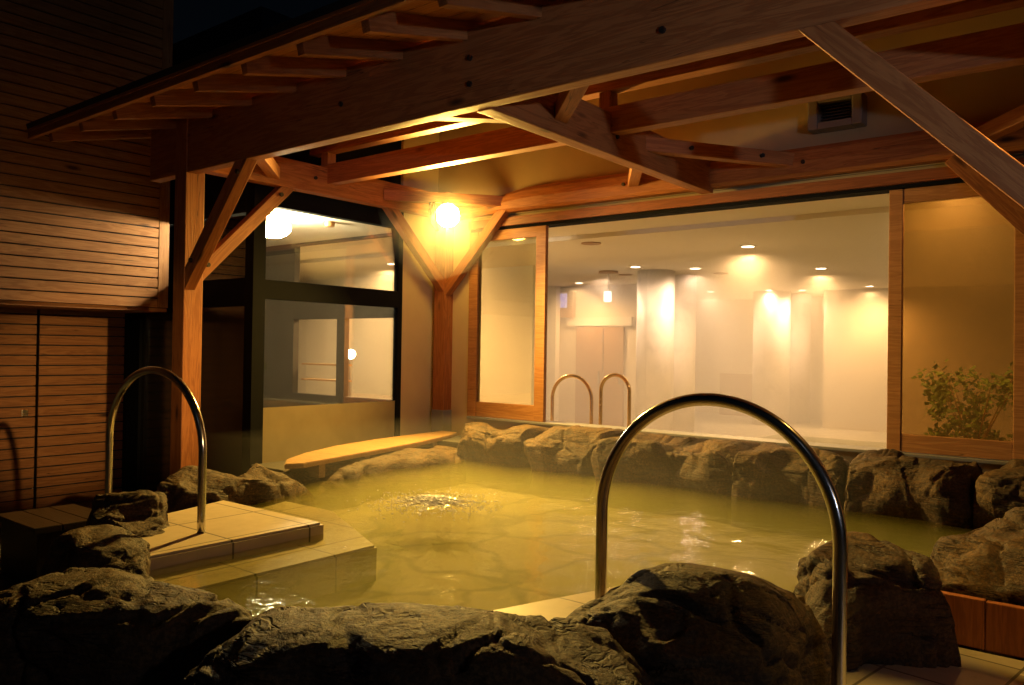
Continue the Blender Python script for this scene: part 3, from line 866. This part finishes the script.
box('shelf', (-8.31,6.26,.58), (-7.51,6.4,.60), BROWNP, bh)
box('screen_wall', (-13,9.9,-.499), (-7.45,10.0,HC-.002), CREAM, bh)
# black steel and glass front
kf = 'glazing_frame'
def frame():
    bm = bmesh.new()
    z0 = -.5
    add_box(bm, (GX-.07,GY-.0,z0), (GX+.05,GY+.12,2.62))                              # corner post
    add_box(bm, (GX-.03,GY+.121,1.40), (GX+.03,5.62,1.565))                           # transom
    add_box(bm, (GX-.05,GY+.121,2.20), (GX+.035,5.62,2.60))                           # head
    add_box(bm, (GX-.03,5.62,z0), (GX+.03,5.68,2.60))                                 # end mullion
    add_box(bm, (GX-.05,GY+.121,z0), (GX+.02,5.62,-.05))
    add_box(bm, (-9.6,GY,1.335), (GX-.071,GY+.06,1.575))                              # side transom
    add_box(bm, (-9.6,GY,2.13), (GX-.071,GY+.07,2.62))
    add_box(bm, (-8.15,GY,z0), (-7.80,GY+.06,1.334))
    return mesh_from(bm, kf)
fr = link(kf, frame(), BLACK, bh)
box('pane', (GX-.006,GY+.12,1.56), (GX+.006,5.622,2.205), GLASSC, fr)
box('pane', (GX-.006,GY+.12,-.05), (GX+.006,5.622,1.405), GLASSC, fr)
box('frosted_film', (GX+.008,GY+.123,-.048), (GX+.011,5.618,.468), FROST, fr)
box('pane', (-9.5,GY+.03,1.57), (GX-.07,GY+.042,2.135), GLASSC, fr)
box('dark_pane', (-7.80,GY+.028,-.5), (GX-.07,GY+.044,1.34), DARKGLASS, fr)
box('side_wall', (GX-.05,5.682,-.5), (GX+.01,YW+.002,3.9), PLASTER, bh)
box('upper_wall', (-9.6,GY+.08,2.621), (GX-.02,5.68,3.9), BLACK, bh)
box('kerb', (-5.92,3.95,-.499), (-5.46,6.195,.0), CONC, bh, .01)
box('kerb', (-5.459,5.6,-.499), (-5.0,6.195,.125), CONC, bh, .01)

# slatted cedar walls of the neighbouring wing
sw = empty('slatted_wing', (-7.6, 2.5, -.5), 'cedar slatted building wing with an overhanging upper storey at the left', 'building')
def slats(x, y0, y1, z0, z1, pitch, thick, gap=.012):
    bm = bmesh.new()
    z = z0
    while z < z1:
        add_box(bm, (x-thick, y0, z), (x, y1, min(z1, z+pitch-gap)), .0)
        z += pitch
    nf = len(bm.faces)
    add_box(bm, (x-thick-.06, y0+.003, z0+.002), (x-thick-.004, y1-.003, z1))
    bm.faces.ensure_lookup_table()
    for f in bm.faces[nf:]: f.material_index = 1  # black backing paints in the shadow of the gaps
    return bm
def slat_part(name, x, y0, y1, z0, z1, pitch=.0925):
    bm = slats(x, y0, y1, z0, z1, pitch, .018)
    c = Vector((x, (y0+y1)/2, z0))
    bmesh.ops.translate(bm, verts=bm.verts, vec=-c)
    # local X runs along the boards
    bmesh.ops.rotate(bm, verts=bm.verts, cent=(0,0,0), matrix=Matrix.Rotation(-PI/2, 3, 'Z'))
    o = link(name, mesh_from(bm, name), SLAT, sw, Matrix.Translation(c) @ Matrix.Rotation(PI/2, 4, 'Z'))
    o.data.materials.append(RUBBER)
    return o
slat_part('upper_wall', -7.2, -3.0, 3.80, 1.338, 5.2)
box('corner_trim', (-7.222,3.802,1.338), (-7.196,3.90,5.2), SLAT, sw, .003, axis='Z')
box('soffit', (-8.15,-3.0,1.30), (-7.222,3.9,1.334), SLAT, sw, .0, axis='Y')
slat_part('lower_wall', -7.9, 3.07, 3.84, -.5, 1.299)
dr = slat_part('door', -7.905, 1.6, 3.045, -.5, 1.299)
slat_part('lower_wall', -7.9, -3.0, 1.575, -.5, 1.299)
box('door_lock', (-7.906,2.93,.335), (-7.89,2.985,.395), STEEL, dr, .004)

# ------------------------------------------------------------------ vent hood on the wall above the beam
vn = empty('wall_vent', (-1.82, 6.2, 2.66), 'square grey vent hood on the wall above the back beam', 'vent')
def hood():
    bm = bmesh.new()
    x0, x1, z0, z1, y0, y1 = -2.02, -1.63, 2.665, 2.895, 6.06, 6.202
    a = .075
    add_box(bm, (x0,y0,z0), (x0+a,y1,z1), .012); add_box(bm, (x1-a,y0,z0), (x1,y1,z1), .012)
    add_box(bm, (x0+a,y0+.002,z0), (x1-a,y1,z0+.05), .006); add_box(bm, (x0+a,y0+.002,z1-.035), (x1-a,y1,z1), .006)
    return mesh_from(bm, 'hood')
link('hood', hood(), VENTM, vn)
def grille():
    bm = bmesh.new()
    add_box(bm, (-1.944,6.17,2.716), (-1.706,6.195,2.859))
    for k in range(6): add_box(bm, (-1.944,6.13,2.722+.023*k), (-1.706,6.165,2.730+.023*k))
    return mesh_from(bm, 'grille')
link('grille', grille(), RUBBER, vn)

# ------------------------------------------------------------------ indoor things
rail('left one of the two slim brass coloured indoor handrails', (-4.95,6.95), (-4.46,6.95), .735, -.48, -.48, 'indoor handrails', r=.019, round_=1.0, flange=False, mat=BRASS)
rail('right one of the two slim brass coloured indoor handrails', (-4.35,6.95), (-4.02,6.95), .760, -.48, -.48, 'indoor handrails', r=.019, round_=1.0, flange=False, mat=BRASS)

gl = empty('globe_ceiling_light', (-6.67,4.67,LZ), 'big round glowing ceiling light behind the upper glass of the lobby', 'ceiling light')
bm = cyl_bm(.12, -.03, 0, 32); link('base', mesh_from(bm, 'base'), CEILM, gl, Matrix.Translation((-6.67,4.67,LZ-.001)))
sphere('globe', (-6.67,4.67,LZ-.125), .165, emit('globe_glow', (1,.80,.50), globe_strength(P_GLOBE, .165)), gl, 3, .62)
sd = empty('smoke_detector', (-6.55,5.25,LZ), 'small dark round detector on the lobby ceiling right of the globe', 'detector')
link('body', mesh_from(cyl_bm(.05,-.05,0,20,.06), 'body'), BROWNP, sd, Matrix.Translation((-6.55,5.25,LZ-.001)))
hl = empty('wall_globe_light', (-8.72,7.4,-.5), 'bright lamp seen behind the mullion of the lobby partition', 'lamp')
link('stand', mesh_from(cyl_bm(.03,-.5,.82,16), 'stand'), STEEL, hl, Matrix.Translation((-8.72,7.4,0)))
sphere('globe', (-8.72,7.4,.90), .07, emit('lamp_glow', (1,.82,.6), globe_strength(8, .09)), hl, 2)

DOWNC = (1.0, .585, .245)
dls = [
 (-3.84,9.44,'nearest lit downlight in the hall ceiling, above the open window middle',1.0),
 (-3.91,12.43,'second lit downlight along the right line of the hall ceiling',1.0),
 (-4.16,16.1,'brightest far downlight washing the hall wall with a cone of light',1.0),
 (-6.20,10.85,'downlight shining on the front of the nearer tiled column',.09),
 (-7.07,11.36,'small downlight left of the nearer tiled column',.6),
 (-5.52,11.5,'downlight grazing the right face of the nearer tiled column',.5),
 (-6.15,16.25,'downlight shining on the front of the farther tiled column',.11),
 (-5.56,16.5,'small downlight right of the farther tiled column',.5),
 (-7.37,16.1,'faint far downlight between the two tiled columns',.6),
 (-8.6,12.9,'downlight in front of the brown double doors',.6),
 (-6.9,7.4,'downlight above the hall seen through the lobby clerestory',1.6),
 (-9.2,8.6,'downlight by the left wall of the hall seen through the lobby',2.0),
 (-1.12,6.72,'added downlight over the shrub behind the right window sash',.3),  # unseen lamp added to light the shrub
]
DISC = emit('downlight_glow', (1,.80,.55), 22)
for x, y, lab, k in dls:
    z = HC if y > 7.85 else HC+.05
    d = empty('ceiling_downlight', (x,y,z), lab, 'ceiling light', 'downlights in the bath hall ceiling')
    bmr = bmesh.new(); n = 28; ra, rb = .075, .105
    ring = [[bmr.verts.new((r*math.cos(2*PI*i/n), r*math.sin(2*PI*i/n), zz)) for i in range(n)] for r, zz in ((rb,0),(rb,-.008),(ra,-.010),(ra,0))]
    for A, B in zip(ring, ring[1:]):
        for i in range(n): bmr.faces.new((A[i], A[(i+1)%n], B[(i+1)%n], B[i]))
    link('trim_ring', mesh_from(bmr, 'trim_ring'), CEILM, d, Matrix.Translation((x,y,z-.001)))
    link('lens', mesh_from(cyl_bm(.074,-.006,-.002,24), 'lens'), DISC, d, Matrix.Translation((x,y,z-.001)))
    L = bpy.data.objects.new('beam_light', spot(None, P_DOWN*k, (1,.67,.42) if 'tiled column' in lab else DOWNC, 165, 1.0)); COL.objects.link(L)
    L.parent = d; L.location = (0,0,-.03)
for x, y, lab in ((-5.52,12.45,'unlit speaker ring on the ceiling right of the nearer column'),(-5.3,8.2,'dark ceiling ring just behind the window head'),(-6.99,11.9,'unlit ring on the ceiling beyond the hanging sign')):
    d = empty('ceiling_speaker', (x,y,HC), lab, 'ceiling speaker', 'unlit rings in the bath hall ceiling')
    link('grille', mesh_from(cyl_bm(.12,-.012,-.001,28), 'grille'), BROWNP, d, Matrix.Translation((x,y,HC)))
es = empty('hanging_sign', (-6.94,11.27,HC), 'small glowing white emergency sign hanging from the hall ceiling', 'sign')
link('ceiling_plate', mesh_from(cyl_bm(.16,-.03,-.001,24), 'ceiling_plate'), BROWNP, es, Matrix.Translation((-6.94,11.27,HC)))
link('rod', mesh_from(cyl_bm(.014,1.97,HC-.03,10), 'rod'), STEEL, es, Matrix.Translation((-6.94,11.27,0)))
box('light_box', (-7.0,11.23,1.80), (-6.90,11.31,1.97), emit('sign_glow', (.75,1,.8), 3.0), es, .006)
ps = empty('picture_screen', (-9.4,13.5,1.9), 'small screen with a blue violet picture above the far doors', 'screen')
box('case', (-9.58,13.47,1.66), (-9.13,13.59,2.2), BROWNP, ps, .01)
t = NT('screen_picture')
nn = t.n('ShaderNodeTexNoise', Scale=7.0, Detail=4.0); t.l(t.coords(), nn.inputs['Vector'])
c = t.ramp(nn.outputs['Fac'], [(.3, (.10,.12,.5)), (.5, (.45,.4,1.0)), (.62, (.9,.85,1.0)), (.75, (.3,.15,.5))])
e = t.n('ShaderNodeEmission', Strength=1.0); t.l(c, e.inputs[0]); t.l(e.outputs[0], t.out.inputs[0])
box('picture', (-9.55,13.462,1.86), (-9.26,13.468,2.15), t.m, ps)

# shrub added behind the right sash in place of a reflection
def shrub():
    rnd = random.Random(11); bm = bmesh.new()
    lobes = [(Vector((rnd.uniform(-.3,.3), rnd.uniform(-.22,.22), rnd.uniform(.10,.62))), rnd.uniform(.08,.19)) for _ in range(17)]
    for k in range(1900):
        lc_, lr = rnd.choice(lobes)
        c = lc_ + Vector((rnd.gauss(0,1), rnd.gauss(0,1), rnd.gauss(0,1))).normalized()*lr*rnd.uniform(.35,1.05)
        d = Vector((rnd.gauss(0,1), rnd.gauss(0,1), rnd.gauss(.25,.6))).normalized()
        s = d.orthogonal().normalized(); l = rnd.uniform(.022,.06); w = l*rnd.uniform(.28,.42)
        n = d.cross(s)*w*.25
        v = [bm.verts.new(p) for p in (c, c+d*l*.5+s*w+n, c+d*l, c+d*l*.5-s*w+n)]
        bm.faces.new((v[0],v[1],v[2])); bm.faces.new((v[0],v[2],v[3]))
    return mesh_from(bm, 'foliage')
sh = empty('reflection_shrub', (-1.06,7.1,-.498), 'leafy green shrub added behind the misted right window sash for a reflected one', 'plant')
link('foliage', shrub(), LEAF, sh, Matrix.Translation((-1.06,7.1,.20)))
def stems():
    bm = bmesh.new(); rnd = random.Random(3)
    for k in range(9):
        a = rnd.random()*2*PI; q = Vector((.25*math.cos(a), .2*math.sin(a), .45+.2*rnd.random()))
        M = q.to_track_quat('Z','Y').to_matrix().to_4x4()
        bmesh.ops.create_cone(bm, segments=6, radius1=.008, radius2=.003, depth=q.length, matrix=Matrix.Translation(q/2) @ M)
    return mesh_from(bm, 'stems')
link('stems', stems(), BROWNP, sh, Matrix.Translation((-1.06,7.1,.22)))
link('pot', mesh_from(cyl_bm(.18,0,.74,28,.22), 'pot'), VENTM, sh, Matrix.Translation((-1.06,7.1,-.498)))

# small downlight under the eaves beam just outside the picture on the right
ed = empty('eaves_downlight', (-.27,3.27,2.29), 'small round downlight under the eaves beam by the right post', 'lamp')
link('case', mesh_from(cyl_bm(.05,-.06,0,20,.045), 'case'), RUBBER, ed, Matrix.Translation((-.27,3.27,2.298)))
link('lens', mesh_from(cyl_bm(.04,-.064,-.061,20), 'lens'), emit('eaves_glow', WARM, 30), ed, Matrix.Translation((-.27,3.27,2.298)))
aimed('beam', (-.27,3.27,2.225), (-.5,3.15,-.1), 110, WARM, 62, .8, .03, ed)

# yard lamps to the right of the camera whose glints show on the rails
def yard_lamp(x, y, h, label, target, power, col, angle, blend):
    yl = empty('yard_lamp', (x,y,-.5), label, 'lamp')
    link('pole', mesh_from(cyl_bm(.03,0,h+.35,16), 'pole'), BLACK, yl, Matrix.Translation((x,y,-.5)))
    d = (Vector(target)-Vector((x,y,h))).normalized()
    M = Matrix.Translation((x,y,h)) @ d.to_track_quat('Z','Y').to_matrix().to_4x4()
    link('housing', mesh_from(cyl_bm(.07,-.16,.0,24,.11), 'housing'), BLACK, yl, M)
    link('lens', mesh_from(cyl_bm(.10,.001,.006,24), 'lens'), emit('yard_glow', col, 40), yl, M)
    sphere('bulb', Vector((x,y,h))+d*.035, .018, emit('yard_bulb', col, 1500), yl, 2)
    aimed('beam', Vector((x,y,h))+d*.06, target, power, col, angle, blend, .06, yl)
yard_lamp(2.9, .5, 1.45, 'cool white floodlight on a short pole in the yard to the right', (-.75,3.2,2.1), P_YARD, (.64,.74,1.0), 42, .9)
yard_lamp(6.0, .55, 2.5, 'warm floodlight on a pole far along the yard to the right', (-7.9,3.35,.5), P_FAR, (1,.58,.19), 9, .9)

# ------------------------------------------------------------------ sky, moon, camera
w = bpy.data.worlds.new('World'); scene.world = w; w.use_nodes = True
nt = w.node_tree; bg = nt.nodes['Background']
sky = nt.nodes.new('ShaderNodeTexSky'); sky.sky_type = 'NISHITA'; sky.sun_disc = False
sky.sun_elevation = math.radians(35); sky.sun_rotation = math.radians(150)
nt.links.new(sky.outputs[0], bg.inputs[0]); bg.inputs[1].default_value = .0005
S = bpy.data.lights.new('moon', 'SUN'); S.energy = .004; S.angle = math.radians(.5); S.color = (.85,.92,1)
so = bpy.data.objects.new('moon', S); COL.objects.link(so); so.rotation_euler = (math.radians(55), 0, math.radians(30))

cam = bpy.data.cameras.new('camera'); co = bpy.data.objects.new('camera', cam); COL.objects.link(co)
Rc = ((0.78385199, 0.00655137, -0.62091315), (0.620764, 0.01605424, 0.78383309), (0.01510347, -0.99984966, 0.0085173))
right = Vector([r[0] for r in Rc]); up = -Vector([r[1] for r in Rc]); back = -Vector([r[2] for r in Rc])
co.matrix_world = Matrix.Translation((0,0,1)) @ Matrix((right, up, back)).transposed().to_4x4()
cam.sensor_width = 36; cam.lens = 805.597/1024*36; cam.clip_start = .05; cam.clip_end = 300
scene.camera = co

scene.view_settings.view_transform = 'Standard'; scene.view_settings.look = 'None'
scene.view_settings.exposure = 0; scene.view_settings.gamma = 1
scene.render.engine = 'CYCLES'
cy = scene.cycles
cy.use_denoising = True
try: cy.denoiser = 'OPENIMAGEDENOISE'
except Exception: pass
cy.max_bounces = 8; cy.diffuse_bounces = 4; cy.glossy_bounces = 4; cy.transparent_max_bounces = 16
cy.sample_clamp_indirect = 4; cy.caustics_reflective = False; cy.caustics_refractive = False
